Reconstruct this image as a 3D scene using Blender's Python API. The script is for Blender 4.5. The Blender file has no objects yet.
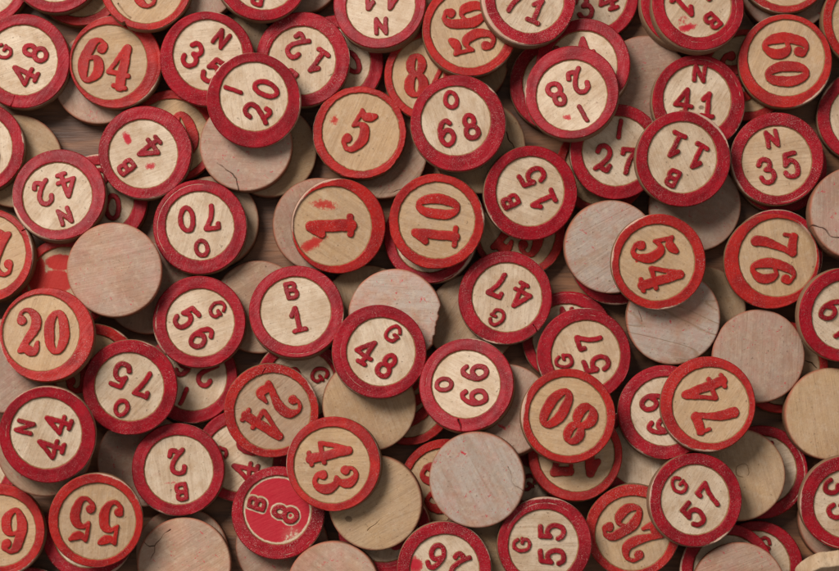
import bpy, math, random
import numpy as np
from mathutils import Vector, Matrix

# ------------------------------------------------------------------ camera, light, exposure
PX = 0.02                      # one photo pixel in scene units (1 unit = 1 cm)
W_, H_ = 839.0, 571.0
HC = 2600.0 * PX               # camera height above the reference plane
R = 47.1 * PX                  # chip radius
T = 0.38 * R                   # chip thickness
HR = 0.047 * R                 # height of raised rim and characters
ZREF = 2.5 * T                 # plane in which one photo pixel = PX

scene = bpy.context.scene
C = scene.collection
scene.unit_settings.scale_length = 0.01

cam_d = bpy.data.cameras.new('camera')
cam_d.sensor_width = 36.0
cam_d.lens = 36.0 * 2600.0 / W_
YN = -260.0 * PX               # the camera stands a little below the middle of the picture
cam_d.shift_y = 260.0 / W_
cam_d.clip_start = 0.1
cam_d.clip_end = 500
cam_d.dof.use_dof = True
cam_d.dof.focus_distance = HC - 0.8 * T
cam_d.dof.aperture_fstop = 0.15
cam = bpy.data.objects.new('camera', cam_d)
cam.location = (0, YN, ZREF + HC)
C.objects.link(cam)
scene.camera = cam

world = bpy.data.worlds.new('World')
scene.world = world
world.use_nodes = True
bg = world.node_tree.nodes['Background']
bg.inputs[0].default_value = (1.0, 0.97, 0.93, 1)
bg.inputs[1].default_value = 0.23


def area(name, loc, target, size, power, col):
    l = bpy.data.lights.new(name, 'AREA')
    l.shape = 'RECTANGLE'
    l.size, l.size_y = size
    l.energy = power
    l.color = col
    o = bpy.data.objects.new(name, l)
    o.location = loc
    d = Vector(target) - Vector(loc)
    o.rotation_euler = d.to_track_quat('-Z', 'Y').to_euler()
    C.objects.link(o)
    return o


area('window_light', (-42, 44, 68), (0, 0, 1), (38, 38), 100000, (1.0, 0.96, 0.90))
scene.view_settings.view_transform = 'Standard'
scene.view_settings.look = 'None'
scene.view_settings.exposure = 0.0
scene.view_settings.gamma = 1.0

random.seed(7)
rng = np.random.default_rng(11)


# ------------------------------------------------------------------ materials
class NT:
    def __init__(s, name):
        s.m = bpy.data.materials.new(name)
        s.m.use_nodes = True
        s.t = s.m.node_tree
        s.t.nodes.clear()
        s.out = s.n('ShaderNodeOutputMaterial')
        s.b = s.n('ShaderNodeBsdfPrincipled')
        s.t.links.new(s.b.outputs[0], s.out.inputs[0])

    def n(s, k, **kw):
        x = s.t.nodes.new(k)
        for a, v in kw.items():
            setattr(x, a, v)
        return x

    def put(s, sock, v):
        if isinstance(v, bpy.types.NodeSocket):
            s.t.links.new(v, sock)
        elif v is not None:
            if isinstance(v, tuple) and len(v) == 3 and sock.type == 'RGBA':
                v = (*v, 1)
            sock.default_value = v

    def math(s, op, a, b=None, c=None, clamp=False):
        x = s.n('ShaderNodeMath', operation=op)
        x.use_clamp = clamp
        s.put(x.inputs[0], a)
        s.put(x.inputs[1], b)
        s.put(x.inputs[2], c)
        return x.outputs[0]

    def vmath(s, op, a, b=None):
        x = s.n('ShaderNodeVectorMath', operation=op)
        s.put(x.inputs[0], a)
        s.put(x.inputs[1], b)
        return x.outputs[0]

    def mix(s, f, a, b, mode='MIX'):
        x = s.n('ShaderNodeMix', data_type='RGBA', blend_type=mode)
        s.put(x.inputs[0], f)
        s.put(x.inputs[6], a)
        s.put(x.inputs[7], b)
        return x.outputs[2]

    def noise(s, v, w, scale, detail=3.0, rough=0.5, dist=0.0):
        x = s.n('ShaderNodeTexNoise', noise_dimensions='4D')
        s.put(x.inputs['Vector'], v)
        s.put(x.inputs['W'], w)
        x.inputs['Scale'].default_value = scale
        x.inputs['Detail'].default_value = detail
        x.inputs['Roughness'].default_value = rough
        x.inputs['Distortion'].default_value = dist
        return x.outputs[0]

    def step(s, v, lo, hi):
        x = s.n('ShaderNodeMapRange', interpolation_type='SMOOTHSTEP')
        s.put(x.inputs[0], v)
        x.inputs[1].default_value = lo
        x.inputs[2].default_value = hi
        return x.outputs[0]

    def attr(s, name, kind='GEOMETRY'):
        x = s.n('ShaderNodeAttribute', attribute_type=kind, attribute_name=name)
        return x.outputs['Fac']

    def bump(s, h, strength, dist):
        x = s.n('ShaderNodeBump')
        x.inputs['Strength'].default_value = strength
        x.inputs['Distance'].default_value = dist
        s.put(x.inputs['Height'], h)
        return x.outputs[0]


def grain_nodes(t):
    """object coordinates turned to the grain direction, and a per-object seed"""
    tc = t.n('ShaderNodeTexCoord').outputs['Object']
    seed = t.attr('seed', 'OBJECT')
    vr = t.n('ShaderNodeVectorRotate', rotation_type='Z_AXIS')
    t.put(vr.inputs['Vector'], tc)
    t.put(vr.inputs['Angle'], t.attr('grain', 'OBJECT'))
    g = vr.outputs[0]
    return tc, g, seed


def wood_color(t, tc, g, seed):
    long_ = t.vmath('MULTIPLY', g, (0.45, 5.0, 1.2))
    fine = t.vmath('MULTIPLY', g, (2.2, 30.0, 8.0))
    a = t.noise(long_, seed, 1.0, 4, 0.6, 0.5)
    b = t.noise(fine, seed, 1.0, 3, 0.6)
    blot = t.noise(tc, seed, 1.6, 3, 0.6)
    # growth lines: thin darker bands along the grain
    wv = t.vmath('MULTIPLY', g, (0.25, 1.6, 0.6))
    rings = t.noise(wv, t.math('ADD', seed, 7.3), 1.0, 1.5, 0.4)
    lines = t.math('PINGPONG', t.math('MULTIPLY', rings, 9.0), 0.5)
    lines = t.step(lines, 0.11, 0.0)
    return a, b, blot, lines


def make_wood():
    t = NT('chip_wood')
    tc, g, seed = grain_nodes(t)
    a, b, blot, lines = wood_color(t, tc, g, seed)
    tone = t.attr('tone', 'OBJECT')     # 0 cream, 0.5 tan, 1 pink-stained
    lum = t.attr('lum', 'OBJECT')
    c1 = t.mix(t.step(tone, 0.0, 0.5), (0.725, 0.575, 0.43), (0.58, 0.375, 0.205))
    c1 = t.mix(t.step(tone, 0.5, 1.0), c1, (0.45, 0.27, 0.18))
    c2 = t.mix(t.step(tone, 0.5, 1.0), (0.40, 0.24, 0.125), (0.25, 0.14, 0.10))
    f = t.math('MULTIPLY_ADD', a, 1.5, -0.52, clamp=True)
    tanness = t.math('SUBTRACT', 1.0, t.math('ABSOLUTE', t.math('MULTIPLY_ADD', tone, 2.6, -1.4)), clamp=True)
    col = t.mix(t.math('MULTIPLY', f, t.math('MULTIPLY_ADD', tanness, 0.30, 0.55)), c1, c2)
    col = t.mix(t.math('MULTIPLY', t.step(b, 0.48, 0.80), 0.36), col, t.mix(0.75, c2, (0.16, 0.085, 0.04)))
    col = t.mix(t.math('MULTIPLY', t.step(blot, 0.40, 0.66), 0.50), col, c2)
    grey = t.noise(tc, t.math('ADD', seed, 11.0), 1.1, 4, 0.65)
    # dull grey handling bloom on the stained backs
    gm = t.math('MULTIPLY', t.step(grey, 0.34, 0.60), t.math('MULTIPLY', tone, t.attr('grey', 'OBJECT')))
    col = t.mix(gm, col, (0.42, 0.335, 0.28))
    lnm = t.math('MULTIPLY', lines, t.attr('rings', 'OBJECT'))
    col = t.mix(lnm, col, (0.24, 0.145, 0.075))
    sg = t.noise(t.vmath('MULTIPLY', g, (0.55, 11.0, 3.0)), t.math('ADD', seed, 60.0), 1.0, 4, 0.65, 0.25)
    col = t.mix(t.math('MULTIPLY', t.step(sg, 0.47, 0.64), t.math('MULTIPLY_ADD', tone, 0.10, 0.20)), col, t.mix(0.75, col, (0.20, 0.095, 0.045)))
    mo = t.noise(t.vmath('MULTIPLY', g, (1.0, 1.7, 1.0)), t.math('ADD', seed, 50.0), 15.0, 4, 0.75)
    mo2 = t.noise(tc, t.math('ADD', seed, 51.0), 6.0, 4, 0.7)
    mo3 = t.noise(tc, t.math('ADD', seed, 52.0), 9.0, 3, 0.7)
    col = t.mix(t.math('MULTIPLY', t.step(mo, 0.50, 0.68), 0.42), col, t.mix(0.6, col, (0.36, 0.17, 0.08)))
    col = t.mix(t.math('MULTIPLY', t.step(mo2, 0.48, 0.66), 0.30), col, t.mix(t.step(tone, .5, 1.), (0.42, 0.25, 0.12), (0.36, 0.16, 0.11)))
    col = t.mix(t.math('MULTIPLY', t.step(mo3, 0.50, 0.34), 0.22), col, (0.62, 0.49, 0.36))
    # pores and dirt
    por = t.noise(tc, seed, 17.0, 2, 0.6)
    col = t.mix(t.math('MULTIPLY', t.step(por, 0.655, 0.73), 0.6), col, (0.12, 0.07, 0.04))
    por2 = t.noise(tc, t.math('ADD', seed, 3.0), 42.0, 1, 0.5)
    col = t.mix(t.math('MULTIPLY', t.step(por2, 0.6, 0.75), 0.35), col, (0.17, 0.09, 0.05))
    # stray flecks of red paint
    fl = t.noise(t.vmath('MULTIPLY', tc, (1.0, 1.5, 1.0)), t.math('ADD', seed, 21.0), 7.5, 4, 0.7, 1.0)
    fleck = t.math('MULTIPLY', t.step(fl, 0.615, 0.66), t.attr('fleck', 'OBJECT'))
    col = t.mix(fleck, col, (0.46, 0.05, 0.06))
    # red wash bleeding over the wood of the stained backs
    wash = t.noise(tc, t.math('ADD', seed, 31.0), 2.2, 4, 0.65)
    col = t.mix(t.math('MULTIPLY', t.step(wash, 0.44, 0.72), t.math('MULTIPLY', t.attr('fleck', 'OBJECT'), 0.30)), col, (0.50, 0.20, 0.16))
    # side face: browner, red paint run over the edge
    sidef = t.attr('side')
    sn = t.noise(t.vmath('MULTIPLY', tc, (3.0, 3.0, 9.0)), seed, 1.4, 3, 0.6)
    col = t.mix(t.math('MULTIPLY', sidef, 0.85), col, t.mix(sn, (0.105, 0.038, 0.018), (0.20, 0.095, 0.042)))
    edge = t.attr('edge')
    col = t.mix(t.math('MULTIPLY', edge, t.step(sn, 0.28, 0.62)), col, (0.36, 0.12, 0.07))
    # ink smears
    st = t.attr('stain')
    sno = t.noise(tc, seed, 13.0, 6, 0.8)
    m = t.step(t.math('ADD', st, t.math('MULTIPLY_ADD', sno, 2.6, -1.3)), 0.30, 0.62)
    m = t.math('MULTIPLY', m, t.step(st, 0.02, 0.12))
    m = t.math('MULTIPLY', m, t.math('MULTIPLY_ADD', st, 0.5, 0.58, clamp=True))
    sc = t.mix(t.attr('inkb', 'OBJECT'), (0.47, 0.010, 0.026), (0.46, 0.022, 0.016))
    var = t.noise(tc, seed, 3.0, 3, 0.6)
    sc = t.mix(t.math('MULTIPLY', t.step(var, 0.4, 0.7), 0.16), sc, (0.55, 0.07, 0.07))
    col = t.mix(t.math('MULTIPLY', m, 0.985), col, sc)
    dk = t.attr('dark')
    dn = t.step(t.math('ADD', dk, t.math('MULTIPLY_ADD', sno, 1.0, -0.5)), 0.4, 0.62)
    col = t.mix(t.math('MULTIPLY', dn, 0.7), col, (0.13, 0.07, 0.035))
    cr = t.attr('crack')
    col = t.mix(t.math('MULTIPLY', cr, .75), col, (0.065, 0.030, 0.016))
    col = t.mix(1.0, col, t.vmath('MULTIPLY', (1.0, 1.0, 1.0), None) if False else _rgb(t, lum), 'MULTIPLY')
    t.put(t.b.inputs['Base Color'], col)
    t.put(t.b.inputs['Roughness'], t.math('MULTIPLY_ADD', b, 0.22, 0.52))
    t.b.inputs['Specular IOR Level'].default_value = 0.2
    h = t.math('ADD', t.math('MULTIPLY', b, 0.6), t.math('ADD', t.math('MULTIPLY', por, 0.5), t.math('MULTIPLY', lnm, -0.8)))
    h = t.math('ADD', h, t.math('MULTIPLY', a, 0.7))
    t.put(t.b.inputs['Normal'], t.bump(h, 0.55, 0.022))
    return t.m


def _rgb(t, v):
    x = t.n('ShaderNodeCombineColor')
    for i in range(3):
        t.put(x.inputs[i], v)
    return x.outputs[0]


def make_paint(name, base, dark, pale):
    t = NT(name)
    tc, g, seed = grain_nodes(t)
    p = t.attr('paint')
    wear = t.attr('wear', 'OBJECT')
    n1 = t.noise(tc, seed, 9.0, 6, 0.75)
    n2 = t.noise(tc, seed, 2.2, 3, 0.55)
    gr = t.noise(t.vmath('MULTIPLY', g, (1.6, 24.0, 6.0)), seed, 1.0, 4, 0.6)
    col = t.mix(t.step(n2, 0.38, 0.66), base, dark)
    col = t.mix(t.math('MULTIPLY', t.step(gr, 0.50, 0.75), 0.30), col, dark)
    # rubbed, chalky areas
    rub = t.noise(tc, t.math('ADD', seed, 5.0), 4.0, 5, 0.7)
    col = t.mix(t.math('MULTIPLY', t.step(rub, 0.47, 0.75), t.math('MULTIPLY', wear, 0.40)), col, pale)
    # tiny pale speckles
    sp = t.noise(tc, t.math('ADD', seed, 9.0), 62.0, 2, 0.6)
    area_ = t.step(t.noise(tc, t.math('ADD', seed, 2.0), 2.6, 3, 0.6), 0.40, 0.66)
    spk = t.math('MULTIPLY', t.step(sp, 0.575, 0.65), t.math('MULTIPLY_ADD', area_, 0.9, 0.3))
    col = t.mix(t.math('MULTIPLY', spk, t.math('MULTIPLY_ADD', wear, 0.7, 0.2)), col, (0.60, 0.30, 0.26))
    # hair scratches
    sv = t.n('ShaderNodeVectorRotate', rotation_type='Z_AXIS')
    t.put(sv.inputs['Vector'], tc)
    t.put(sv.inputs['Angle'], t.math('MULTIPLY', seed, 2.1))
    scn = t.noise(t.vmath('MULTIPLY', sv.outputs[0], (1.1, 34.0, 1.0)), seed, 1.0, 2, 0.5, 0.3)
    scm = t.math('MULTIPLY', t.step(scn, 0.69, 0.75), t.step(rub, 0.42, 0.6))
    col = t.mix(t.math('MULTIPLY', scm, t.math('MULTIPLY_ADD', wear, 0.5, 0.08)), col, (0.58, 0.32, 0.26))
    # dark grime dots
    gd = t.noise(tc, t.math('ADD', seed, 14.0), 15.0, 3, 0.6)
    col = t.mix(t.math('MULTIPLY', t.step(gd, 0.64, 0.72), 0.45), col, (0.09, 0.01, 0.012))
    # fine mottling of the thin paint
    mo = t.noise(tc, t.math('ADD', seed, 40.0), 26.0, 3, 0.7)
    mo2 = t.noise(tc, t.math('ADD', seed, 41.0), 11.0, 3, 0.65)
    col = t.mix(t.math('MULTIPLY', t.step(mo, 0.46, 0.68), 0.28), col, pale)
    col = t.mix(t.math('MULTIPLY', t.step(mo2, 0.50, 0.30), 0.55), col, dark)
    # paint coverage
    cov = t.step(t.math('ADD', p, t.math('MULTIPLY_ADD', n1, 0.9, -0.45)), 0.34, 0.54)
    under = t.mix(t.attr('under'), (0.27, 0.15, 0.07), (0.58, 0.36, 0.27))
    col = t.mix(cov, under, col)
    col = t.mix(t.attr('crack'), col, (0.04, 0.015, 0.012))
    t.put(t.b.inputs['Base Color'], col)
    t.put(t.b.inputs['Roughness'], t.math('MULTIPLY_ADD', n1, 0.50, 0.16))
    t.b.inputs['Specular IOR Level'].default_value = 0.20
    h = t.math('ADD', t.math('MULTIPLY', gr, 0.7), t.math('MULTIPLY', n1, 0.8))
    h = t.math('ADD', h, t.math('MULTIPLY', cov, 0.7))
    h = t.math('ADD', h, t.math('MULTIPLY', spk, -0.5))
    t.put(t.b.inputs['Normal'], t.bump(h, 0.5, 0.022))
    return t.m


def make_table():
    t = NT('dark_table_wood')
    tc = t.n('ShaderNodeTexCoord').outputs['Object']
    v = t.vmath('MULTIPLY', tc, (0.35, 2.6, 1.0))
    a = t.noise(v, 0.0, 1.0, 5, 0.6, 0.8)
    b = t.noise(t.vmath('MULTIPLY', tc, (1.5, 26.0, 1.0)), 1.0, 1.0, 3, 0.6)
    col = t.mix(t.step(a, 0.35, 0.68), (0.27, 0.115, 0.050), (0.09, 0.034, 0.015))
    col = t.mix(t.math('MULTIPLY', t.step(b, 0.5, 0.72), 0.5), col, (0.04, 0.018, 0.01))
    t.put(t.b.inputs['Base Color'], col)
    t.put(t.b.inputs['Roughness'], t.math('MULTIPLY_ADD', b, 0.2, 0.4))
    t.put(t.b.inputs['Normal'], t.bump(t.math('ADD', a, b), 0.3, 0.03))
    return t.m


WOOD = make_wood()
CRIMSON = make_paint('crimson_paint', (0.350, 0.0040, 0.0130), (0.205, 0.003, 0.008), (0.40, 0.035, 0.05))
VERMIL = make_paint('vermilion_paint', (0.425, 0.014, 0.010), (0.275, 0.009, 0.009), (0.52, 0.06, 0.05))

# ------------------------------------------------------------------ the setting
me = bpy.data.meshes.new('table_top')
S = 60
me.from_pydata([(-S, -S, -3), (S, -S, -3), (S, S, -3), (-S, S, -3), (-S, -S, 0), (S, -S, 0), (S, S, 0), (-S, S, 0)], [],
               [(3, 2, 1, 0), (4, 5, 6, 7), (0, 1, 5, 4), (1, 2, 6, 5), (2, 3, 7, 6), (3, 0, 4, 7)])
me.materials.append(make_table())
tab = bpy.data.objects.new('table_top', me)
tab['kind'] = 'structure'
C.objects.link(tab)


# ------------------------------------------------------------------ characters as stroked outlines
def arc_pts(cx, cy, rx, ry, w_side, w_top, n=28):
    a = np.linspace(0, 2 * math.pi, n + 1)
    w = w_top + (w_side - w_top) * np.abs(np.cos(a)) ** 1.3
    return [(cx + rx * math.cos(x), cy + ry * math.sin(x), ww) for x, ww in zip(a, w)]


def catmull(pts, n=8):
    P = [np.array(p, float) for p in pts]
    if len(P) < 3:
        return P
    out = []
    for i in range(len(P) - 1):
        p0 = P[i - 1] if i else 2 * P[0] - P[1]
        p1, p2 = P[i], P[i + 1]
        p3 = P[i + 2] if i + 2 < len(P) else 2 * P[-1] - P[-2]
        for k in range(n):
            u = k / n
            out.append(0.5 * (2 * p1 + (p2 - p0) * u + (2 * p0 - 5 * p1 + 4 * p2 - p3) * u * u + (3 * p1 - p0 - 3 * p2 + p3) * u ** 3))
    out.append(P[-1])
    return out


s = 0.061      # sans stroke half width


def S_(*p):
    return [(x, y, s) for x, y in p]


six_a = S_((.72, .72), (.3, 1.0), (-.3, .85), (-.78, .25), (-.85, -.4), (-.45, -.93), (.15, -1.02), (.7, -.75), (.82, -.3), (.5, .1), (-.1, .18), (-.7, -.15))
GA = {
    '0': [('c', arc_pts(0, 0, .85, 1.0, s, s))],
    '1': [('l', S_((-.7, .42), (-.05, .98))), ('l', S_((0, .98), (0, -.98))), ('l', S_((-.75, -.98), (.75, -.98)))],
    '2': [('s', S_((-.85, .48), (-.62, .88), (0, 1.03), (.68, .78), (.72, .25), (.15, -.35), (-.5, -.78), (-.85, -.98))),
          ('s', S_((-.85, -.98), (-.35, -.76), (.25, -.98), (.7, -1.0), (.95, -.62)))],
    '3': [('s', S_((-.85, .62), (-.5, .98), (.1, 1.0), (.62, .72), (.5, .28), (-.05, .1))),
          ('s', S_((-.05, .1), (.62, -.05), (.85, -.5), (.5, -.93), (-.1, -1.02), (-.65, -.85), (-.9, -.5)))],
    '4': [('l', [(.35, 1.05, .06), (-1.12, -.32, .056)]), ('l', [(-1.12, -.34, .056), (1.12, -.34, .056)]), ('l', [(.37, 1.05, .06), (.37, -1.0, .06)]), ('l', [(-.15, -1.0, .056), (.88, -1.0, .056)])],
    '5': [('l', S_((.78, 1.0), (-.52, .95))), ('l', S_((-.52, .95), (-.68, .12))),
          ('s', S_((-.68, .1), (-.1, .38), (.6, .2), (.86, -.32), (.58, -.86), (0, -1.02), (-.6, -.9), (-.9, -.55)))],
    '6': [('s', six_a)],
    '7': [('l', S_((-.82, .62), (-.82, .95))), ('l', S_((-.82, .97), (.85, .97))), ('s', S_((.85, .97), (.3, .25), (-.02, -.4), (-.12, -1.0)))],
    '8': [('c', arc_pts(0, .5, .62, .48, s, s)), ('c', arc_pts(0, -.48, .82, .53, s, s))],
    '9': [('s', [(-x, -y, w) for x, y, w in six_a])],
    'B': [('l', S_((-.7, 1), (-.7, -1))), ('s', S_((-.7, 1), (.3, 1.0), (.72, .75), (.62, .25), (.2, .03))), ('l', S_((-.7, .03), (.25, .03))),
          ('s', S_((.2, .03), (.75, -.15), (.85, -.6), (.45, -1), (-.7, -1)))],
    'I': [('l', S_((0, 1.1), (0, -1.1)))],
    'N': [('l', S_((-.82, -1), (-.82, 1))), ('l', S_((-.82, 1), (.82, -1))), ('l', S_((.82, -1), (.82, 1)))],
    'G': [('s', [(x, y, .052) for x, y in ((.9, .55), (.45, 1.02), (-.35, .98), (-1.0, .15), (-.8, -.75), (-.05, -1.08), (.75, -.85), (.9, -.12))]), ('l', [(1.05, -.08, .052), (.3, -.08, .052)])],
    'O': [('c', arc_pts(0, 0, .98, 1.02, s, s))],
}
k, K, b_ = .042, .098, .092
six_b = [('s', [(.62, .92, k), (.2, 1.0, .05), (-.35, .75, .085), (-.72, .1, K), (-.74, -.45, K), (-.35, -.93, .06), (.15, -.95, .06), (.68, -.6, .092),
                (.68, -.12, .092), (.25, .14, .055), (-.3, .05, k), (-.72, -.2, .05)]), ('d', (.6, .62, b_)), ('s', [(.62, .92, k), (.85, .8, .055), (.72, .62, .07)])]
GB = {
    '0': [('c', arc_pts(0, 0, .72, .93, K, .055))],
    '1': [('l', [(.05, .95, .085), (.05, -.95, .095)]), ('s', [(.05, .95, .085), (-.3, .62, .09), (-.75, .42, .06)]), ('l', [(-.75, -.95, .055), (.85, -.95, .055)])],
    '2': [('s', [(-.82, .55, .05), (-.65, .9, k), (0, 1.02, .05), (.68, .7, .09), (.62, .2, K), (0, -.35, .075), (-.65, -.85, .06)]), ('d', (-.62, .52, b_)),
          ('s', [(-.7, -.9, .06), (-.25, -.8, .085), (.25, -.92, .095), (.65, -.9, .075), (.9, -.5, k)])],
    '3': [('s', [(-.8, .6, .05), (-.55, .93, k), (.1, 1.0, .055), (.62, .65, .095), (.45, .22, .07), (-.1, .06, k)]), ('d', (-.6, .56, b_)),
          ('s', [(-.1, .06, k), (.55, -.05, .075), (.78, -.45, K), (.45, -.88, .07), (-.15, -1.0, .05), (-.7, -.8, .05)]), ('d', (-.62, -.54, b_)), ('l', [(-.8, -.68, .05), (-.72, -.78, .05)])],
    '4': [('l', [(.2, .95, .05), (-.9, -.32, .05)]), ('l', [(-.9, -.36, .052), (.95, -.36, .052)]), ('l', [(.32, .9, .085), (.38, -.95, .095)]), ('l', [(-.2, -.97, .05), (.9, -.97, .05)])],
    '5': [('s', [(-.55, .95, k), (-.1, .78, .075), (.35, .82, .09), (.82, 1.0, .05)]), ('l', [(-.55, .95, .05), (-.62, .12, k)]),
          ('s', [(-.62, .12, k), (-.1, .33, .055), (.5, .2, .09), (.74, -.3, K), (.42, -.85, .07), (-.15, -1.0, .05), (-.72, -.8, .05)]), ('d', (-.6, -.55, b_)), ('l', [(-.82, -.66, .05), (-.75, -.76, .05)])],
    '6': six_b,
    '7': [('l', [(-.7, .82, .085), (.72, .82, .095)]), ('l', [(-.82, .95, .04), (-.82, .4, .045)]), ('s', [(.8, .75, .06), (.35, .2, .07), (-.02, -.4, .095), (-.08, -.92, .105)])],
    '8': [('c', arc_pts(0, .5, .55, .43, .088, .048)), ('c', arc_pts(0, -.46, .68, .48, .1, .05))],
    '9': [(t_, (-q[0], -q[1], q[2]) if t_ == 'd' else [(-x, -y, w) for x, y, w in q]) for t_, q in six_b],
}


def glyph_sdf(strokes, sx, sy, ws, X, Y):
    sd = np.full(X.shape, -9.0)
    for kind, pts in strokes:
        if kind == 'd':
            x, y, w = pts
            sd = np.maximum(sd, w * ws - np.hypot(X - x * sx, Y - y * sy))
            continue
        P = [np.array(p, float) for p in pts] if kind in 'lc' else catmull(pts)
        for p, q in zip(P[:-1], P[1:]):
            ax, ay, aw = p[0] * sx, p[1] * sy, p[2] * ws
            bx, by, bw = q[0] * sx, q[1] * sy, q[2] * ws
            dx, dy = bx - ax, by - ay
            L = dx * dx + dy * dy + 1e-12
            u = np.clip(((X - ax) * dx + (Y - ay) * dy) / L, 0, 1)
            sd = np.maximum(sd, (aw + (bw - aw) * u) - np.hypot(X - ax - u * dx, Y - ay - u * dy))
    return sd


def layout(kind, text, single_shift=(0, 0)):
    """-> list of (character, x, y, scale x, scale y, width scale) in chip radii"""
    out = []
    if kind == 'A':
        letter, num = text[0], text[1:]
        if letter != '_':
            out.append((letter, 0, 0.47, .125, .155, 0.90))
        xs = [0] if len(num) == 1 else [-.265, .265]
        for ch, x in zip(num, xs):
            if ch != '_':
                out.append((ch, x, -.17, .158, .245, 1.0))
    else:
        xs = [0] if len(text) == 1 else [-.30, .30]
        for ch, x in zip(text, xs):
            if ch != '_':
                out.append((ch, x, 0, .225, .445, 1.0))
    return out


# ------------------------------------------------------------------ mesh helpers
def new_mesh(name, V, F, mat, attrs, smooth=True):
    me = bpy.data.meshes.new(name)
    me.vertices.add(len(V))
    me.vertices.foreach_set('co', np.asarray(V, np.float32).ravel())
    F = np.asarray(F, np.int32)
    me.loops.add(F.size)
    me.loops.foreach_set('vertex_index', F.ravel())
    me.polygons.add(len(F))
    me.polygons.foreach_set('loop_start', np.arange(0, F.size, F.shape[1], dtype=np.int32))
    me.polygons.foreach_set('loop_total', np.full(len(F), F.shape[1], np.int32))
    me.polygons.foreach_set('use_smooth', np.full(len(F), smooth))
    for nm, val in attrs.items():
        a = me.attributes.new(nm, 'FLOAT', 'POINT')
        a.data.foreach_set('value', np.asarray(val, np.float32))
    me.materials.append(mat)
    me.update(calc_edges=True)
    me.validate()
    return me


def wob(th, amp, freqs, ph):
    o = np.zeros_like(th)
    for i, f in enumerate(freqs):
        o += np.sin(th * f + ph * (i + 1.7) * 3.1) / (1 + i * 0.35)
    return amp * o / len(freqs) * 1.6


def seg_dist(X, Y, poly):
    d = np.full(X.shape, 9.0)
    for (ax, ay), (bx, by) in zip(poly[:-1], poly[1:]):
        dx, dy = bx - ax, by - ay
        L = dx * dx + dy * dy + 1e-12
        u = np.clip(((X - ax) * dx + (Y - ay) * dy) / L, 0, 1)
        d = np.minimum(d, np.hypot(X - ax - u * dx, Y - ay - u * dy))
    return d


def ring_mesh(rows, n):
    """quads of stacked closed rings"""
    F = []
    i = np.arange(n)
    j = (i + 1) % n
    for r in range(rows - 1):
        F.append(np.stack([r * n + i, r * n + j, (r + 1) * n + j, (r + 1) * n + i], 1))
    return np.concatenate(F)


class Chip:
    pass


def radius_fn(th, c):
    r = getattr(c, 'size', 1.0) + 0.004 * np.sin(2 * th + c.seed * 2) + wob(th, c.rough, [3, 7, 13, 23, 41, 67], c.seed)
    for (ang, d) in c.cuts:
        cc = np.cos(th - ang)
        lim = np.where(cc > 0.05, (d + wob(th, 0.02, [19, 33, 57], c.seed)) / np.maximum(cc, 0.05), 9)
        r = np.minimum(r, lim)
    for (ang, wd, dep) in c.bites:
        dd = (th - ang + math.pi) % (2 * math.pi) - math.pi
        r = r - dep * np.exp(-(dd / wd) ** 4) * (1 + 0.25 * np.sin(th * 61))
    return r


def crack_depth(X, Y, c):
    d = np.zeros(X.shape)
    for poly, w in c.cracks:
        q = seg_dist(X + .008 * np.sin(Y * 23), Y + .008 * np.sin(X * 27), poly)
        amp = (1.0 if w > 0.020 else 0.45) * np.clip(0.72 + 0.5 * np.sin(X * 9 + Y * 8 + 1), 0.2, 1)
        wv = w * (0.62 + 0.25 * np.sin(X * 13 - Y * 11))
        d = np.maximum(d, amp * np.clip(1.2 - q / np.maximum(wv * .66, .0078), 0, 1))
    return d


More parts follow.
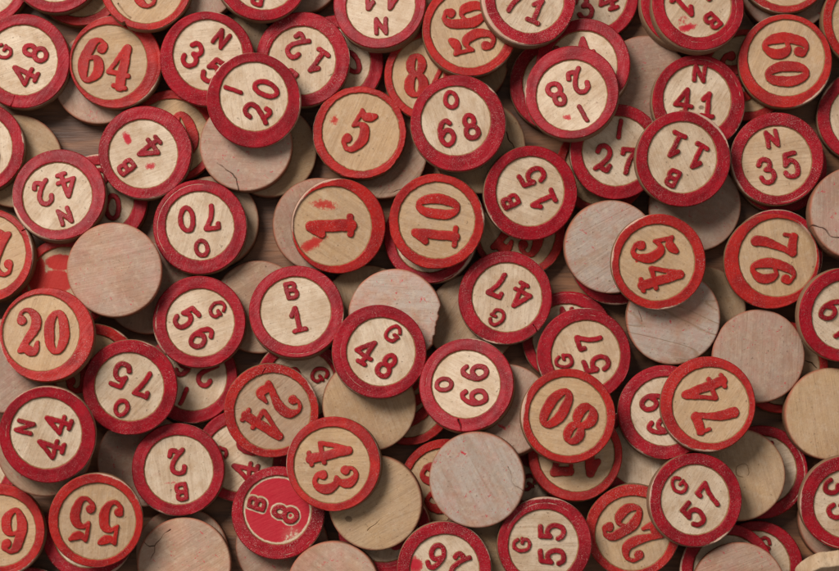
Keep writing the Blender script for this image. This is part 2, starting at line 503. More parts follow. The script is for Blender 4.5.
def build_body(c, blank):
    fine = bool(c.cracks)
    mid = bool(c.stains or c.darks or c.redfield)
    n = 760 if fine else (300 if mid else 144)
    nr = 130 if fine else (50 if mid else 8)
    th = np.linspace(0, 2 * math.pi, n, endpoint=False)
    ro = radius_fn(th, c)
    top = T / R if blank else (T - HR) / R
    bev = 0.035 if blank else 0.0
    rows, side, edge = [], [], []

    def row(rr, z, sd=0., ed=0.):
        rows.append((ro * rr, np.full(n, z) if np.isscalar(z) else z))
        side.append(sd)
        edge.append(ed)
    row(0.0, 0)
    row(0.93, 0)
    row(0.985, 0.02, 1)
    row(1.0, 0.05, 1)
    row(1.0 + 0.003, 0.2, 1)
    if blank:
        row(1.0, top - bev, 1, 1)
        row(0.994, top - bev * 0.4, 1, 1)
        row(0.978, top - 0.004, .3, .6)
        row(0.955, top, 0, .15)
        last = 0.955
    else:
        row(1.0, top - 0.002, 1)
        row(0.975, top, 1)
        last = 0.975
    base = len(rows)
    for i in range(1, nr + 1):
        row(last * (1 - i / nr) if i < nr else 0.0, top)
    rr = np.stack([a for a, _ in rows])
    zz = np.stack([b for _, b in rows])
    X = rr * np.cos(th)
    Y = rr * np.sin(th)
    istop = np.zeros(rr.shape)
    istop[base - (3 if blank else 1):] = 1
    # gentle warp of the turned face
    zz = zz + istop * (0.006 * np.sin(X * 2.1 + c.seed) + 0.005 * np.sin(Y * 2.7 + c.seed * 2))* (1 if blank else 0.0)
    crk = crack_depth(X, Y, c) if fine else np.zeros(rr.shape)
    topside = istop.copy()
    topside[base - 5 if blank else base - 2:] = 1
    crk = crk * topside
    zz = zz - crk * 0.06
    stain = np.zeros(rr.shape)
    for (x, y, rx, ry, rot, st) in c.stains:
        ca, sa = math.cos(rot), math.sin(rot)
        u = ((X - x) * ca + (Y - y) * sa) / rx
        v = (-(X - x) * sa + (Y - y) * ca) / ry
        q = np.hypot(u, v)
        stain = np.maximum(stain, st * np.clip(1.35 - q, 0, 1) ** 0.8)
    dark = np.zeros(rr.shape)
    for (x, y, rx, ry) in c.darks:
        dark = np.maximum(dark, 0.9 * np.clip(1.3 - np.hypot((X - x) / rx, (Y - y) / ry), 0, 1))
    if c.redfield:
        sdg = np.full(X.shape, -9.0)
        for ch, x, y, sx, sy, ws in c.lay:
            sdg = np.maximum(sdg, glyph_sdf(c.G[ch], sx, sy, ws * .95, X - x - c.toff[0], Y - y - c.toff[1]))
        rf = np.hypot(X - c.off[0], Y - c.off[1])
        stain = np.clip((-sdg - 0.025) / 0.02, 0, 1) * np.clip((c.rin - 0.045 - rf) / 0.02, 0, 1)
        # the left and lower edge is worn back to bare wood
        bare = np.exp(-((X - c.off[0] + .42) / .3) ** 2 - ((Y - c.off[1] + .5) / .3) ** 2)
        stain = np.clip(stain * (1.0 - 0.55 * bare), 0, 1) * 1.1
    V = np.stack([X, Y, zz], 2).reshape(-1, 3) * R
    F = ring_mesh(len(rows), n)
    sidea = np.repeat(np.array(side), n)
    edgea = np.repeat(np.array(edge), n)
    me = new_mesh('chip_body', V, F, WOOD, {'side': sidea, 'edge': edgea, 'stain': stain.ravel(), 'crack': crk.ravel(), 'dark': dark.ravel()})
    return me


def build_rim(c):
    fine = bool(c.cracks)
    n = 760 if fine else 300
    th = np.linspace(0, 2 * math.pi, n, endpoint=False)
    ro = radius_fn(th, c)
    ux, uy = np.cos(th), np.sin(th)
    ou = c.off[0] * ux + c.off[1] * uy
    rin = c.rin + wob(th, 0.007 + c.rough * .6, [2, 5, 17, 29, 53], c.seed + 1)
    ri = ou + np.sqrt(np.maximum(rin ** 2 - c.off[0] ** 2 - c.off[1] ** 2 + ou ** 2, 0.01))
    ri = np.minimum(ri, ro - 0.022)
    t0, t1 = (T - HR) / R, T / R
    m = 22
    rows = [(ro * 0.999, np.full(n, t0 - .004), 0.0), (ro * 1.001, np.full(n, t0 + (t1 - t0) * .45), 0.25), (ro * 0.996, np.full(n, t1 - .016), 0.78), (ro * 0.985, np.full(n, t1 - .004), 1.0)]
    w = np.maximum(ro * 0.985 - ri - .012, 0.004)
    for i in range(m + 1):
        u = i / m
        rr = ri + .012 + w * (1 - u)
        rows.append((rr - 0.0 * u, np.full(n, t1) + 0.003 * np.sin(th * 5 + c.seed) + 0.0025 * np.sin(rr * 31 + th * 3), 1.0))
    rows.append((ri + .006, np.full(n, t1 - .008), 0.75))
    rows.append((ri - .004, np.full(n, (t0 + t1) / 2), 0.25))
    rows.append((ri - .022, np.full(n, t0 - .003), 0.02))
    rr = np.stack([a for a, _, _ in rows])
    zz = np.stack([b for _, b, _ in rows])
    pa = np.stack([np.full(n, p) for _, _, p in rows])
    X, Y = rr * ux, rr * uy
    under = np.zeros(rr.shape)
    # concentric worn arcs
    for (r0, a0, a1, wd, st) in c.arcs:
        da = (th - a0) % (2 * math.pi)
        inside = (da < (a1 - a0)).astype(float) * np.clip(np.minimum(da, (a1 - a0) - da) / 0.25, 0, 1)
        q = np.abs(rr - (r0 + 0.006 * np.sin(th * 4 + 1)))
        mk = np.clip(1.2 - q / wd, 0, 1) * inside[None, :] * st
        pa = pa - mk
        zz = zz - mk * 0.008
        under = np.maximum(under, np.clip(mk * 2, 0, 1))
    # rubbed outer edge
    for (a0, wd, st) in c.rubs:
        dd = (th - a0 + math.pi) % (2 * math.pi) - math.pi
        mk = np.exp(-(dd / wd) ** 2)[None, :] * np.clip((rr - (ro - 0.10)) / 0.10, 0, 1) * st
        pa = pa - mk
        under = np.maximum(under, np.clip(mk * 2, 0, 1))
    crk = crack_depth(X, Y, c) if fine else np.zeros(rr.shape)
    zz = zz - crk * (HR / R) * 1.0
    V = np.stack([X, Y, zz], 2).reshape(-1, 3) * R
    F = ring_mesh(len(rows), n)
    return new_mesh('chip_rim', V, F, VERMIL if c.kind == 'B' else CRIMSON, {'paint': pa.ravel(), 'crack': crk.ravel(), 'under': under.ravel()})


GRID = 0.0125


def build_glyph(c, item, seed):
    ch, x0, y0, sx, sy, ws = item
    pad = 0.16
    xs = np.arange(-sx - pad, sx + pad, GRID)
    ys = np.arange(-sy - pad, sy + pad, GRID)
    X, Y = np.meshgrid(xs, ys)
    # hand-cut irregularity of the stamp
    Xw = X + 0.005 * np.sin(Y * 13 + seed) + 0.0012 * np.sin(Y * 47 + seed * 2)
    Yw = Y + 0.005 * np.sin(X * 15 + seed * 1.3)
    sd = glyph_sdf(c.G[ch], sx, sy, ws * c.bold * (1.2 if c.kind == 'B' else 1.0), Xw, Yw)
    # thin or chipped spots in the cutting of the stamp
    sd = sd - 0.004 * np.clip(np.sin(X * 9.1 + seed * 5) * np.sin(Y * 8.3 + seed * 3), 0, 1)
    sd = sd + 0.0022 * np.sin(X * 37 + Y * 29 + seed) + 0.0012 * np.sin(X * 53 - Y * 71)
    ny, nx = sd.shape
    gy, gx = np.gradient(sd, GRID)
    gl = np.hypot(gx, gy) + 1e-6
    gx, gy = gx / gl, gy / gl
    ins = sd > 0
    cell = ins[:-1, :-1] | ins[1:, :-1] | ins[:-1, 1:] | ins[1:, 1:]
    used = np.zeros_like(ins)
    used[:-1, :-1] |= cell
    used[1:, :-1] |= cell
    used[:-1, 1:] |= cell
    used[1:, 1:] |= cell
    out = used & ~ins
    PXx = np.where(out, X - gx * sd, X)
    PYy = np.where(out, Y - gy * sd, Y)
    sdd = np.where(out, 0, sd)
    u = np.clip(sdd / 0.019, 0, 1)
    prof = np.sin(u * math.pi / 2) ** 0.8
    h = HR / R
    t0 = (T - HR) / R
    Z = t0 - 0.003 + prof * (h * 0.97 + 0.003) + 0.003 * np.sin(X * 17 + seed) * prof
    idx = -np.ones(sd.shape, int)
    idx[used] = np.arange(used.sum())
    a, b, d, e = idx[:-1, :-1][cell], idx[:-1, 1:][cell], idx[1:, 1:][cell], idx[1:, :-1][cell]
    F = np.stack([a, b, d, e], 1)
    V = np.stack([(PXx + x0 + c.toff[0])[used], (PYy + y0 + c.toff[1])[used], Z[used]], 1) * R
    paint = np.clip((sdd - 0.004) / 0.016, 0, 1)[used]
    z0 = np.zeros(len(V))
    return new_mesh('chip_character', V, F, VERMIL if c.kind == 'B' else CRIMSON, {'paint': paint, 'crack': z0, 'under': z0})


# ------------------------------------------------------------------ chip table
# (level, x, y, kind, text, clockwise turn, label, options)    x, y in photo pixels
# kinds: A letter chip with crimson rim, B big-numeral chip with vermilion rim, W blank back
D = []


def A(l, x, y, text, a, label, **k_):
    D.append((l, x, y, 'A', text, a, label, k_))


def B(l, x, y, text, a, label, **k_):
    D.append((l, x, y, 'B', text, a, label, k_))


def Wd(l, x, y, label, **k_):
    D.append((l, x, y, 'W', '', random.uniform(0, 360), label, k_))


# ---- lowest layer
A(0, -17, -20, '_', 0, 'crimson rimmed chip cut off by the top left corner of the photo')
B(0, 80, -21, '26', -35, 'thin rimmed red chip behind the 64 with a red dot, at the top edge')
Wd(0, 99, 78, 'pale greyish blank chip poking out under the 64 chip', tone=1.0, lum=1.05)
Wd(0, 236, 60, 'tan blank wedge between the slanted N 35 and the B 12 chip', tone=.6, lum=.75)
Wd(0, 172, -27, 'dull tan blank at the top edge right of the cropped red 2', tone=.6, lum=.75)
Wd(1, 193, -25, 'pinkish blank at the top edge left of the cropped B chip', tone=1., lum=.85)
Wd(0, 297, -32, 'pinkish blank cut by the top edge between the cropped B chip and N 41', tone=.9, lum=.8)
A(0, 337, 62, 'O60', -35, 'half hidden crimson rimmed chip under the B 12, above the single 5')
Wd(0, 462, 60, 'tan broken blank with a straight edge under the 56 chip', tone=.5, lum=.75, cuts=[(0, .97)])
B(0, 431, 75, '84', 0, 'red chip with a fat 8 half hidden under the 56 and O 68 chips', off=(-.02, 0))
Wd(0, 480, 147, 'tan cracked blank peeking out below the O 68 chip', tone=.55, lum=.72, cracks=[([(506, 132), (509, 139), (513, 144), (516, 152)], 1)])
A(0, 556, 84, '_', 0, 'crimson chip showing only its left rim behind the I 28 chip', wear=.6)
A(0, 593, -5, 'N34', -20, 'crimson rimmed chip ending in 4, cut by the top edge right of the 71', lum=.85)
Wd(0, 647, 82, 'pale pink blank with broken upper edge between the I 28 and the lower N 41', tone=1., lum=.92, cuts=[(-48, .93)])
A(1, 687, 3, '_', 0, 'crimson chip showing only a sliver of rim left of the stained B 11')
Wd(0, 787, -15, 'brownish pink blank above the 60 chip at the top edge', tone=1., lum=.8)
B(1, 785, -34, '_', 0, 'vermilion rimmed chip cropped by the top edge above the 60', fullname=1)
B(0, 745, 75, '36', 80, 'mostly hidden red chip between the lower N 41 and the 60')
B(1, 869, 20, '_', 0, 'vermilion rimmed chip cut by the right edge beside the 60')
A(1, 864, 116, '_', 0, 'crimson rimmed chip cut by the right edge below the 60')
A(0, 781, 167, '_', 0, 'red rim peeking out directly beneath the upright N 35 chip')
A(0, 776, 257, '_', 0, 'crimson chip hidden beneath the 76 with two rim slivers above it')
Wd(1, 856, 213, 'pinkish blank with a black crack at the right edge beside the 76', tone=1., lum=1.0,
   cracks=[([(808, 227), (815, 227), (821, 229), (826, 233), (830, 238), (839, 239), (848, 242)], 1.5)])
B(0, 602, 168, '_', 0, 'vermilion rimmed chip almost hidden under the I 27 chip')
B(0, 519, 231, '25', 10, 'dark red numeral chip hidden between the B 15 and G 47 chips')
A(0, 617, 258, '_', 0, 'crimson rim sliver under the pale blank left of the 54')
Wd(0, 700, 311, 'tan blank in the gap between the 54, the 76 and the ringed blank', tone=.5, lum=.75)
B(0, 782, 367, '_', 0, 'red rimmed chip beneath the smooth blank and the coarse tan blank', cracks=[([(806, 360), (813, 363), (818, 368)], 1.2)])
A(0, 568, 337, 'N3', 0, 'crimson chip with field half hidden above the G 57 and the 80')
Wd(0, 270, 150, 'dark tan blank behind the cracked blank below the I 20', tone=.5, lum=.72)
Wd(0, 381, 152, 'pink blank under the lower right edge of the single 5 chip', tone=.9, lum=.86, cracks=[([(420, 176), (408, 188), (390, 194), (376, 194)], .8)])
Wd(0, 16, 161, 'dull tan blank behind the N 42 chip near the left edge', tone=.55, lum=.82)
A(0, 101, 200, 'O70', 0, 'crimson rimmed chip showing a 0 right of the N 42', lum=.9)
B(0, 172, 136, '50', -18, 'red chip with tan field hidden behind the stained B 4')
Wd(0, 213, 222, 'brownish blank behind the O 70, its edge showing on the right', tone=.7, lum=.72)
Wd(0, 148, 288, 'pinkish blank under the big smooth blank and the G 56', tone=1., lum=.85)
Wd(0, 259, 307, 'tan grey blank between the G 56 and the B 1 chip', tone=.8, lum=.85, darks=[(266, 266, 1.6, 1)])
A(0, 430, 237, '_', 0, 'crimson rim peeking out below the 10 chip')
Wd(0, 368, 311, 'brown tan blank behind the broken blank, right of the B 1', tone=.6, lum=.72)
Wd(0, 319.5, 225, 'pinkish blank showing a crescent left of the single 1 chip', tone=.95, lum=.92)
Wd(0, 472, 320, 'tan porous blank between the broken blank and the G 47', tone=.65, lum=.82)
A(0, 241, 456, 'G46', -80, 'crimson chip with a sideways 4 between the B 2 and the B 8')
A(0, 191, 377, 'I26', -157, 'crimson chip with an upside down 2 below the G 56')
A(0, 301, 386, 'G35', 60, 'crimson rimmed chip half hidden between the B 1, the 24 and the central G 48')
B(0, 66, 284, '_', 0, 'chip with a solid red paint block between the N 42 and the large 20', stains=[(60, 262, 13, 7, 0, 2.), (56, 281, 15, 10, 0, 2.), (35, 274, 8, 18, 0, 2.)], lum=.9)
B(0, 93, 371, '38', 5, 'red rimmed chip under the O 75 and the large 20')
Wd(0, 7, 366, 'pinkish blank below the large 20 at the left edge', tone=1., lum=.85)
Wd(1, 44, 449, 'greyish tan blank beneath the N 44 chip', tone=.8, lum=.85)
A(0, -28, 464, '_', 0, 'red chip barely showing at the left edge below the N 44')
A(0, 88, 534, '_', 0, 'plain crimson rimmed chip beneath the upside down vermilion 55', wear=.5)
A(0, 28, 613, '_', 0, 'crimson rim barely showing at the bottom edge below the left edge 79')
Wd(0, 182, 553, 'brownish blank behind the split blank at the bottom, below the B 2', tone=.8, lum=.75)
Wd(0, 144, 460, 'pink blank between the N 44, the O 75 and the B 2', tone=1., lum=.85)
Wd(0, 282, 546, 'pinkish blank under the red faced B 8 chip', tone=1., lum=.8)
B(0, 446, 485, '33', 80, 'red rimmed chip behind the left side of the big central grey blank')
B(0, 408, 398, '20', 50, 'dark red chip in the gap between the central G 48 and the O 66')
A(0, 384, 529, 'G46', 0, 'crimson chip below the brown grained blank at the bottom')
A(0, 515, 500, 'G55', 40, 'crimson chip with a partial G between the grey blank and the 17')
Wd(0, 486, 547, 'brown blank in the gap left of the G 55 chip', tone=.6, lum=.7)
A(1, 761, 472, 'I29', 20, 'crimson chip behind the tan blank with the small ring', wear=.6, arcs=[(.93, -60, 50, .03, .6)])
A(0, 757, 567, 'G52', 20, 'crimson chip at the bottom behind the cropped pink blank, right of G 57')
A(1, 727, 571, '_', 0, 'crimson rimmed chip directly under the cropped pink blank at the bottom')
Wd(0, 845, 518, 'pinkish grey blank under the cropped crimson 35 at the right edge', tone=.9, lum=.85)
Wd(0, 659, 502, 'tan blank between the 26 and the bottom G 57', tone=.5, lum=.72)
A(0, 642, 452, '_', 0, 'dark crimson chip almost hidden below the O 69')
B(1, 575, 454, '17', 178, 'vermilion rimmed chip beneath the 80 chip with two red stubs')
A(1, 583, 65, '_14', -18, 'crimson chip half covered by the I 28 at its upper right', ty=-.46, tx=-.14)
Wd(1, 505, 410, 'grey pink blank between the O 66 and the 80', tone=1., lum=.88, stains=[(502, 427, 6, 2, 30, .7)])
# ---- middle and top layers
A(2, 56, -34, '_', 0, 'crimson rimmed chip cropped by the top edge above the left G 48')
A(3, 23, 61, 'G48', -65, 'crimson G 48 chip lying sideways in the top left corner', cracks=[([(15, 96), (13, 101), (11, 107)], 1.6)])
B(2, 115.5, 62, '64', 13, 'vermilion 64 chip with its field stamped off centre to the left', off=(-.13, .0), toff=(-.20, .02), bold=1.05, tilt=1)
B(3, 146, -17, '2', 180, 'vermilion chip with an upside down 2 cropped by the top edge, rim notched', bites=[(118, .05, .05)], cracks=[([(131, 18), (124, 12), (118, 3)], 1.6)], off=(0, .04))
A(2, 207, 59, 'N35', 38, 'crimson N 35 chip slanted clockwise, overlapped by the I 20', off=(.02, -.08))
A(3, 262, -26, 'B3', 193, 'crimson chip cropped by the top edge showing only the foot of a B')
A(2, 303, 59, 'B12', -143, 'crimson B 12 chip partly under the I 20', wear=1.0, rin=.73, cracks=[([(335, 72), (330, 76)], .5)])
A(3, 379.6, 3, 'N41', 178, 'upside down crimson N 41 chip cropped by the top edge')
A(4, 253.8, 100.5, 'I20', -69, 'crimson I 20 chip lying on top of the slanted N 35', off=(0, -.08), rin=.725, cracks=[([(256, 53), (258, 60)], .6)])
B(2, 359.7, 132.5, '5', 28, 'vermilion chip with a single large 5 and a ragged rim', rough=.018, stains=[(334, 119, 5, 5, 0, .75)], toff=(-.03, -.04), rin=.835)
B(2, 470, 29, '56', -106, 'vermilion 56 chip turned on its side at the top', toff=(-.02, 0))
A(3, 528.7, -2, 'O71', 25, 'crimson 71 chip with pale rubbed rim cropped by the top edge', wear=1.5, rubs=[(200, .9, .8), (250, .8, .6)])
A(3, 458.3, 123.2, 'O68', -14, 'crimson O 68 chip nearly upright', off=(-.05, -.05), wear=.7, arcs=[(.90, -85, -15, .008, .6)])
A(3, 571.7, 92.2, 'I28', 150, 'crimson I 28 chip on top of two other chips', off=(0, .06), stains=[(567, 117, 5, 3, 20, .75)], wear=.55)
A(3, 698.4, 5, 'B11', 138, 'crimson B 11 chip at the top edge with a red splatter on its field', stains=[(687, 28, 10, 4, -15, .9), (683, 22, 9, 7, 0, .4)])
B(2, 785.5, 61, '60', 87, 'vermilion 60 chip turned on its side at the top right', off=(.02, -.07), toff=(.02, -.03), bold=1.05)
A(2, 699, 102, 'N41', 7, 'upright crimson N 41 chip partly under the middle B 11', off=(-.03, -.06), toff=(-.04, -.15), arcs=[(.90, -20, 120, .006, .9)], darks=[(702, 107, 4, 3)])
A(2, 617, 152, 'I27', 7, 'upright crimson I 27 chip under the I 28 and the B 11')
A(3, 683.6, 159, 'B11', -154, 'upside down crimson B 11 chip above the 54', wear=.5)
A(2, 777.2, 158.7, 'N35', -13, 'upright crimson N 35 chip with a worn rim below the 60', wear=1.0, tone=.3, arcs=[(.92, -95, -35, .007, .9)])
Wd(1, 694.8, 205, 'pinkish blank below the upside down B 11, touching the 54', tone=.95, lum=.95)
B(2, 772, 261.5, '76', 94, 'vermilion 76 chip turned on its side near the right edge', off=(.12, -.08), toff=(.05, -.09), rin=.83, bold=.97, rubs=[(48, .25, .7)])
Wd(1, 611, 247, 'pale grained blank to the left of the 54', grey=1.1, tone=1., lum=1.10, rings=.25)
B(3, 658.7, 262, '54', 75, 'vermilion 54 chip lying across three blanks', rough=.006, stains=[(637, 261, 1.6, 1.6, 0, 1.2)])
Wd(1, 673.5, 318, 'grey blank with dark growth lines just below the 54', grey=1.1, tone=1., lum=1.10, rings=.6, cracks=[([(637, 305), (639, 312), (642, 322)], .6)], grain=14)
Wd(1, 758.6, 356, 'smooth pinkish blank between the 76 and the 74', tone=.95, lum=1.03)
A(3, 845, 315, 'O67', 55, 'crimson chip cut by the right edge below the cracked blank')
Wd(2, 831, 414, 'light tan blank with coarse vertical grain at the right edge', tone=.5, lum=1.05, grain=80)
A(2, 665, 412, 'O69', 73, 'crimson O 69 chip half under the 74', cracks=[([(641, 370), (643, 378)], .7)], wear=.7)
B(3, 708, 404, '74', -110, 'vermilion 74 chip turned on its side above the bottom G 57', off=(.06, .02))
A(3, 530.8, 193.2, 'B15', -116, 'crimson B 15 chip lying on its side right of the 10', tone=.1)
A(2, 505.4, 297.7, 'G47', -154, 'upside down crimson G 47 chip with a split rim', cracks=[([(534, 325), (537, 331), (539, 336)], 1.6)])
A(2, 584, 355, 'G57', -107, 'crimson G 57 chip lying on its side above the 80', tone=.25)
B(3, 568.5, 416, '80', -146, 'vermilion 80 chip overlapping the G 57 and the O 66 neighbourhood', bold=1.02)
A(2, 466.4, 385, 'O66', -89, 'crimson O 66 chip on its side with a split in its lower rim', cracks=[([(459, 420), (461, 427), (463, 434)], 1.8)], off=(-.01, -.02))
A(2, 200, 227, 'O70', 175, 'upside down crimson O 70 chip left of the single 1', arcs=[(.91, 75, 225, .009, .95)], cracks=[([(240, 214), (247, 215)], .5)])
Wd(1, 246, 145, 'pinkish blank with a forked crack directly under the I 20', tone=1., lum=1.05,
   cracks=[([(217, 163), (222, 167), (228, 171), (233, 175), (237, 179), (237, 185), (239, 192)], 1.1)])
A(2, -22, 147, 'N40', 0, 'crimson rimmed chip cropped by the left edge beside the N 42')
A(2, 58.8, 194.5, 'N42', 160, 'upside down crimson N 42 chip near the left edge', wear=.55)
A(2, 145, 152.4, 'B4', -128, 'crimson B 4 chip with two red smears on its field', tilt=1, stains=[(127, 138, 4, 7, -25, 1.), (150, 166, 6, 4, 0, .75)], wear=.7)
Wd(2, 114.3, 269.7, 'large smooth pink blank, fully visible left of the G 56', tone=1., lum=1.12)
A(2, 199.2, 322, 'G56', 52, 'crimson G 56 chip slanted clockwise', arcs=[(.93, 140, 200, .03, .5)])
A(2, 296.4, 311.5, 'B1', -13, 'crimson B 1 chip near the centre', arcs=[(.91, -120, -40, .01, .8)], lumk=1)
B(2, 338.7, 226.3, '1', -92, 'vermilion chip with a single sideways 1 and red smears', off=(-.13, 0), toff=(-.17, .0), rin=.84, bold=1.25,
  stains=[(325, 205, 15, 5, 5, .72), (312, 244, 17, 6, -32, .85)])
B(2, 436.5, 221.5, '10', -84, 'vermilion 10 chip turned on its side at the centre', rough=.014, off=(.0, -.02))
Wd(1, 395, 316, 'grey speckled blank with a broken right edge above the central G 48', grey=1.1, tone=1., lum=1.12, cuts=[(12, .90)])
A(3, 379.3, 351.7, 'G48', 34, 'crimson G 48 chip in the middle of the photo', off=(.04, 0), arcs=[(.82, 150, 260, .008, .7)])
Wd(1, 369.5, 405, 'light tan blank under the central G 48 and above the 43', tone=.55, lum=.95)
B(2, 271.5, 411, '24', 123, 'worn orange red 24 chip with cracks in its rim', rough=.007, wear=1.2, tone=.75,
  cracks=[([(266, 368), (263, 373), (260, 377)], 1.6), ([(221, 411), (229, 410), (240, 409)], .9), ([(311, 391), (318, 391)], .8)])
B(4, 333.3, 463.9, '43', 78, 'vermilion 43 chip lying on top of the 24 and the B 8')
Wd(1, 375, 503, 'brown grained blank with a dark mark right of the 43', tone=.45, lum=.92, grain=-30, darks=[(348.5, 519, 4, 5)],
   cracks=[([(367, 531), (374, 525), (384, 517)], .7)])
A(2, 278.2, 513, 'B8', -71, 'B 8 chip with its whole face smeared in red paint', redfield=1, stainfull=1, wear=1.2, arcs=[(.90, -140, -30, .008, .7)], off=(-.02, -.06))
A(2, 178, 469.5, 'B2', 172, 'upside down crimson B 2 chip', stains=[(172, 483, 11, 1.5, -3, .45)], rubs=[(70, .5, .3)])
A(2, 130, 387.6, 'O75', -158, 'upside down crimson O 75 chip right of the large 20', wear=.8)
B(2, 46.6, 334.6, '20', 1, 'large upright vermilion 20 chip at the left edge', off=(-.12, -.04), toff=(-.09, -.06), wear=.9)
A(2, 47.6, 435, 'N44', -73, 'crimson N 44 chip lying on its side at the left', rin=.75)
B(2, -13, 255, '28', 178, 'vermilion chip with a curled 2 cropped by the left edge', cracks=[([(23, 231), (29, 229)], 1.)])
B(2, -1.5, 530, '79', 3, 'vermilion chip with a 9 cropped by the left edge at the bottom', rin=.77)
B(2, 96, 520.7, '55', -172, 'upside down vermilion 55 chip at the bottom left', rough=.005, off=(.02, .02), bold=.97)
Wd(2, 184, 564, 'tan pink blank with a forked crack at the bottom edge', tone=.85, lum=1.08,
   cracks=[([(136, 540), (143, 542), (149, 546), (154, 546), (158, 541), (163, 535), (170, 529)], 1.3), ([(154, 546), (154, 552), (151, 558)], .9)])
Wd(2, 333, 588, 'blank with a shallow dent cropped by the bottom edge', tone=.9, lum=1.1, stains=[(325, 562, 10, 3, -25, .3)])
A(1, 444.5, 569, 'I26', -158, 'crimson chip with a pale scuffed rim at the bottom edge, red smear on its field', wear=1.5, stains=[(415, 565, 9, 8, 0, 1.)], rubs=[(30, 1.0, .6)])
A(3, 545, 544, 'G55', -91, 'crimson G 55 chip at the bottom with a double edged rim', off=(-.03, .02), arcs=[(.86, 40, 170, .03, .55)], wear=1.1)
Wd(2, 476.8, 480, 'large grey pink blank with a hairline crack, bottom centre', grey=1.1, tone=1., lum=1.08,
   cracks=[([(508, 467), (511, 473), (512, 481), (515, 486), (520, 489), (526, 492)], .7)], stains=[(463, 453, 4, 1.5, 35, .7)])
B(2, 632.7, 531.5, '26', -134, 'vermilion 26 chip with faded paint partly under the bottom G 57', wear=1.4, off=(.0, .04), rin=.80)
A(3, 696, 500, 'G57', -49, 'crimson G 57 chip at the bottom right over the 26', wear=.6)
Wd(2, 739, 475, 'tan blank with a small ring mark right of the bottom G 57', tone=.5, lum=1.0, grain=75,
   cracks=[([(742.6 + 7 * math.cos(q * .5), 470.7 + 7 * math.sin(q * .5)) for q in range(3, 15)], .45)])
Wd(2, 739, 589, 'pink blank cropped by the bottom edge right of the 26', tone=1., lum=1.05)
A(2, 847, 503, '_35', 80, 'crimson chip with sideways 35 cropped by the right edge', tx=-.15)

# ------------------------------------------------------------------ resting poses: each chip lies on those under it
order = sorted(range(len(D)), key=lambda i: (D[i][0], i))
ang = np.linspace(0, 2 * math.pi, 36, endpoint=False)
SX = np.concatenate([[0.0]] + [r_ * np.cos(ang) for r_ in (0.4, 0.7, 0.9, 0.97)])
SY = np.concatenate([[0.0]] + [r_ * np.sin(ang) for r_ in (0.4, 0.7, 0.9, 0.97)])
gs = np.linspace(-0.13, 0.13, 17)
G1, G2 = np.meshgrid(gs, gs)
G1, G2 = G1.ravel(), G2.ravel()
placed = []
pose = {}
for i in order:
    px, py = D[i][1], D[i][2]
    x = (px - W_ / 2) * PX
    y = -(py - H_ / 2) * PX
    pts_x, pts_y = SX * R, SY * R
    lift = np.zeros(len(pts_x))
    for (qx, qy, q0, q1, q2) in placed:
        if math.hypot(qx - x, qy - y) > 1.94 * R:
            continue
        ax, ay = x + pts_x - qx, y + pts_y - qy
        m_ = np.hypot(ax, ay) < 0.975 * R
        lift[m_] = np.maximum(lift[m_], (q0 + q1 * ax + q2 * ay + T * 1.01)[m_])
    need = lift[None, :] - G1[:, None] * pts_x[None, :] - G2[:, None] * pts_y[None, :]
    z0 = need.max(1)
    cost = z0 + 2.6 * (G1 ** 2 + G2 ** 2) * R
    kbest = int(np.argmin(cost))
    pose[i] = (z0[kbest], G1[kbest], G2[kbest])
    placed.append((x, y, z0[kbest], G1[kbest], G2[kbest]))

# ------------------------------------------------------------------ build the chips
def link(name, me, parent=None):
    o = bpy.data.objects.new(name, me)
    C.objects.link(o)
    if parent:
        o.parent = parent
    return o


GROUPS = {'A': 'crimson rimmed letter and number chips', 'B': 'vermilion rimmed big numeral chips', 'W': 'blank wooden chip backs'}


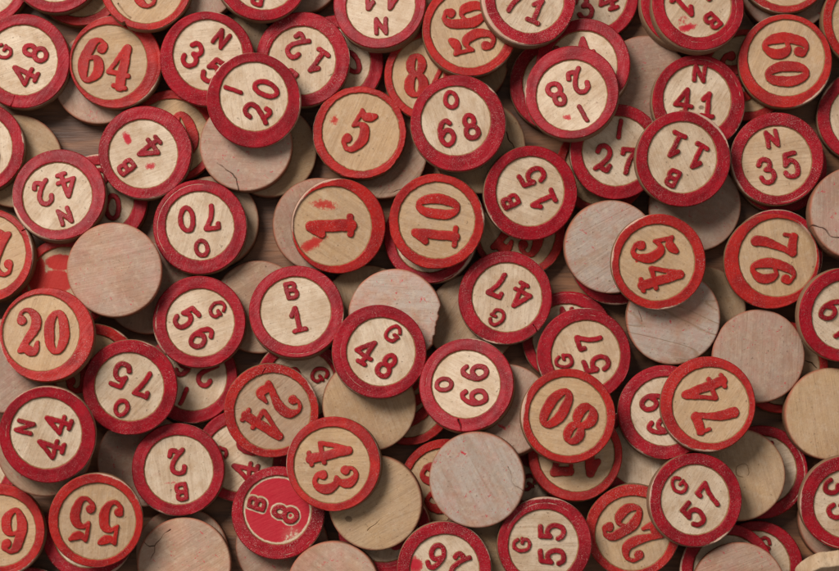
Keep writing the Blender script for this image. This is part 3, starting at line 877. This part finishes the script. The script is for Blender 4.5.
def build_chip(i, spec):
    lvl, px, py, kind, text, a, label, o = spec
    c = Chip()
    c.kind = kind
    c.seed = (i * 0.731 + 0.37) % 10
    c.rough = o.get('rough', random.uniform(.0025, .0055))
    c.size = random.uniform(0.985, 1.008)
    ar = math.radians(a)
    ca, sa = math.cos(ar), math.sin(ar)

    def loc_(dx, dy):           # image vector (y down) -> chip frame
        dy = -dy
        return (dx * ca - dy * sa, dx * sa + dy * ca)

    def pt(x, y):
        return loc_((x - px) / 47.4, (y - py) / 47.4)
    c.off = loc_(*o.get('off', (random.uniform(-.04, .04), random.uniform(-.04, .04))))
    if 'toff' in o:
        c.toff = loc_(*o['toff'])
    else:
        c.toff = (c.off[0] * .7, c.off[1] * .7)
    c.toff = (c.toff[0] + o.get('tx', 0), c.toff[1] - o.get('ty', 0))
    c.rin = o.get('rin', random.uniform(.73, .758) if kind == 'A' else random.uniform(.805, .83))
    c.bold = o.get('bold', 1.0)
    c.redfield = o.get('redfield', 0)
    # image angles (degrees, 0 right, counterclockwise) -> chip frame
    fa = lambda d: math.radians(d) + ar
    c.cuts = [(fa(-q[0]), q[1]) for q in o.get('cuts', [])]
    c.bites = [(fa(-q[0]), q[1], q[2]) for q in o.get('bites', [])]
    c.arcs = [(r0, fa(a0), fa(a1), wd, st) for r0, a0, a1, wd, st in o.get('arcs', [])]
    if kind == 'A' and not c.arcs:
        for _ in range(random.choice([0, 1, 1, 2])):
            a0 = random.uniform(0, 6.28)
            c.arcs.append((random.uniform(.80, .96), a0, a0 + random.uniform(.7, 2.6), random.uniform(.004, .010), random.uniform(.45, .8)))
    elif kind == 'B':
        for _ in range(random.choice([0, 1])):
            a0 = random.uniform(0, 6.28)
            c.arcs.append((random.uniform(.86, .96), a0, a0 + random.uniform(.4, 1.6), random.uniform(.006, .02), random.uniform(.35, .6)))
    c.rubs = [(random.uniform(0, 6.28), random.uniform(.2, .8), random.uniform(.45, .9)) for _ in range(random.choice([1, 1, 2, 3]))] + [(fa(a0), wd, st) for a0, wd, st in o.get('rubs', [])]
    c.cracks = [([pt(*q) for q in poly], w / 47.4) for poly, w in o.get('cracks', [])]
    c.stains = [(*pt(x, y), rx / 47.4, ry / 47.4, math.radians(-rot) + ar, st) for x, y, rx, ry, rot, st in o.get('stains', [])]
    c.darks = [(*pt(x, y), rx / 47.4, ry / 47.4) for x, y, rx, ry in o.get('darks', [])]
    c.G = GA if kind == 'A' else GB
    c.lay = layout(kind, text) if kind != 'W' and text != '_' else []
    z0, g1, g2 = pose[i]
    ztop = z0 + T
    f = (ZREF + HC - ztop) / HC
    X, Y = (px - W_ / 2) * PX * f, YN + (-(py - H_ / 2) * PX - YN) * f
    nrm = Vector((-g1, -g2, 1)).normalized()
    q = Vector((0, 0, 1)).rotation_difference(nrm)
    rot = q.to_matrix() @ Matrix.Rotation(-ar, 3, 'Z')
    top = Vector((X, Y, ztop))
    base = top - nrm * T
    if kind == 'W':
        root = link('blank_chip', build_body(c, True))
        body = root
    else:
        root = link('bingo_chip', None)
        root.empty_display_size = 0.3
        body = link('disc', build_body(c, False), root)
        rim = link('rim', build_rim(c), root)
        parts = [rim]
        for j, it in enumerate(c.lay):
            g = link('letter' if it[0].isalpha() else 'digit', build_glyph(c, it, c.seed + j * 2.3), root)
            parts.append(g)
        for p in parts:
            p['seed'] = c.seed * 7.7
            p['grain'] = random.uniform(0, 3.14)
            p['wear'] = float(o.get('wear', random.uniform(.25, .5)))
    body['seed'] = c.seed * 7.7
    body['grain'] = math.radians(o['grain']) - ar if 'grain' in o else random.uniform(0, 6.28)
    body['tone'] = float(o.get('tone', {'A': random.uniform(0, .12), 'B': random.uniform(.42, .52), 'W': .8}[kind]))
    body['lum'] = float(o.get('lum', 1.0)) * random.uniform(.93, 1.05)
    body['rings'] = float(o.get('rings', random.choice([0, 0, .12, .2]) if kind != 'B' else 0.1))
    body['fleck'] = float({'A': .12, 'B': .1, 'W': .9 if o.get('tone', 1) > .75 else .15}[kind])
    body['grey'] = float(o.get('grey', random.uniform(.3, .6)))
    body['inkb'] = 1.0 if kind == 'B' else 0.0
    root.rotation_mode = 'QUATERNION'
    root.rotation_quaternion = rot.to_quaternion()
    root.location = base
    root['label'] = label
    root['category'] = 'bingo chip'
    root['group'] = GROUPS[kind]


for i in order:
    build_chip(i, D[i])

# broken half chip standing on its edge in the bottom right corner
def standing_chip():
    c = Chip()
    c.kind, c.seed, c.rough = 'W', 4.4, 0.02
    c.size = 1.0
    c.cuts, c.bites, c.cracks, c.stains, c.darks, c.redfield = [(math.radians(90), .80)], [], [], [], [], 0
    o = link('blank_chip', build_body(c, True))
    for nm in ('side', 'edge'):          # freshly split wood, no handling dirt on its edge
        at = o.data.attributes[nm].data
        at.foreach_set('value', np.zeros(len(at), np.float32))
    o.rotation_mode = 'XYZ'
    o.rotation_euler = (math.radians(66), 0, math.radians(6))
    z = 1.75
    f = (ZREF + HC - z) / HC
    o.location = ((845 - W_ / 2) * PX * f, YN + (-(564 - H_ / 2) * PX - YN) * f, z - .35)
    o['seed'], o['grain'], o['tone'], o['lum'], o['rings'], o['fleck'], o['inkb'], o['grey'] = 3.3, 1.5, .25, .95, .3, 0., 0., 0.
    o['label'] = 'splintered blank chip standing on edge in the bottom right corner'
    o['category'] = 'bingo chip'
    o['group'] = GROUPS['W']


standing_chip()
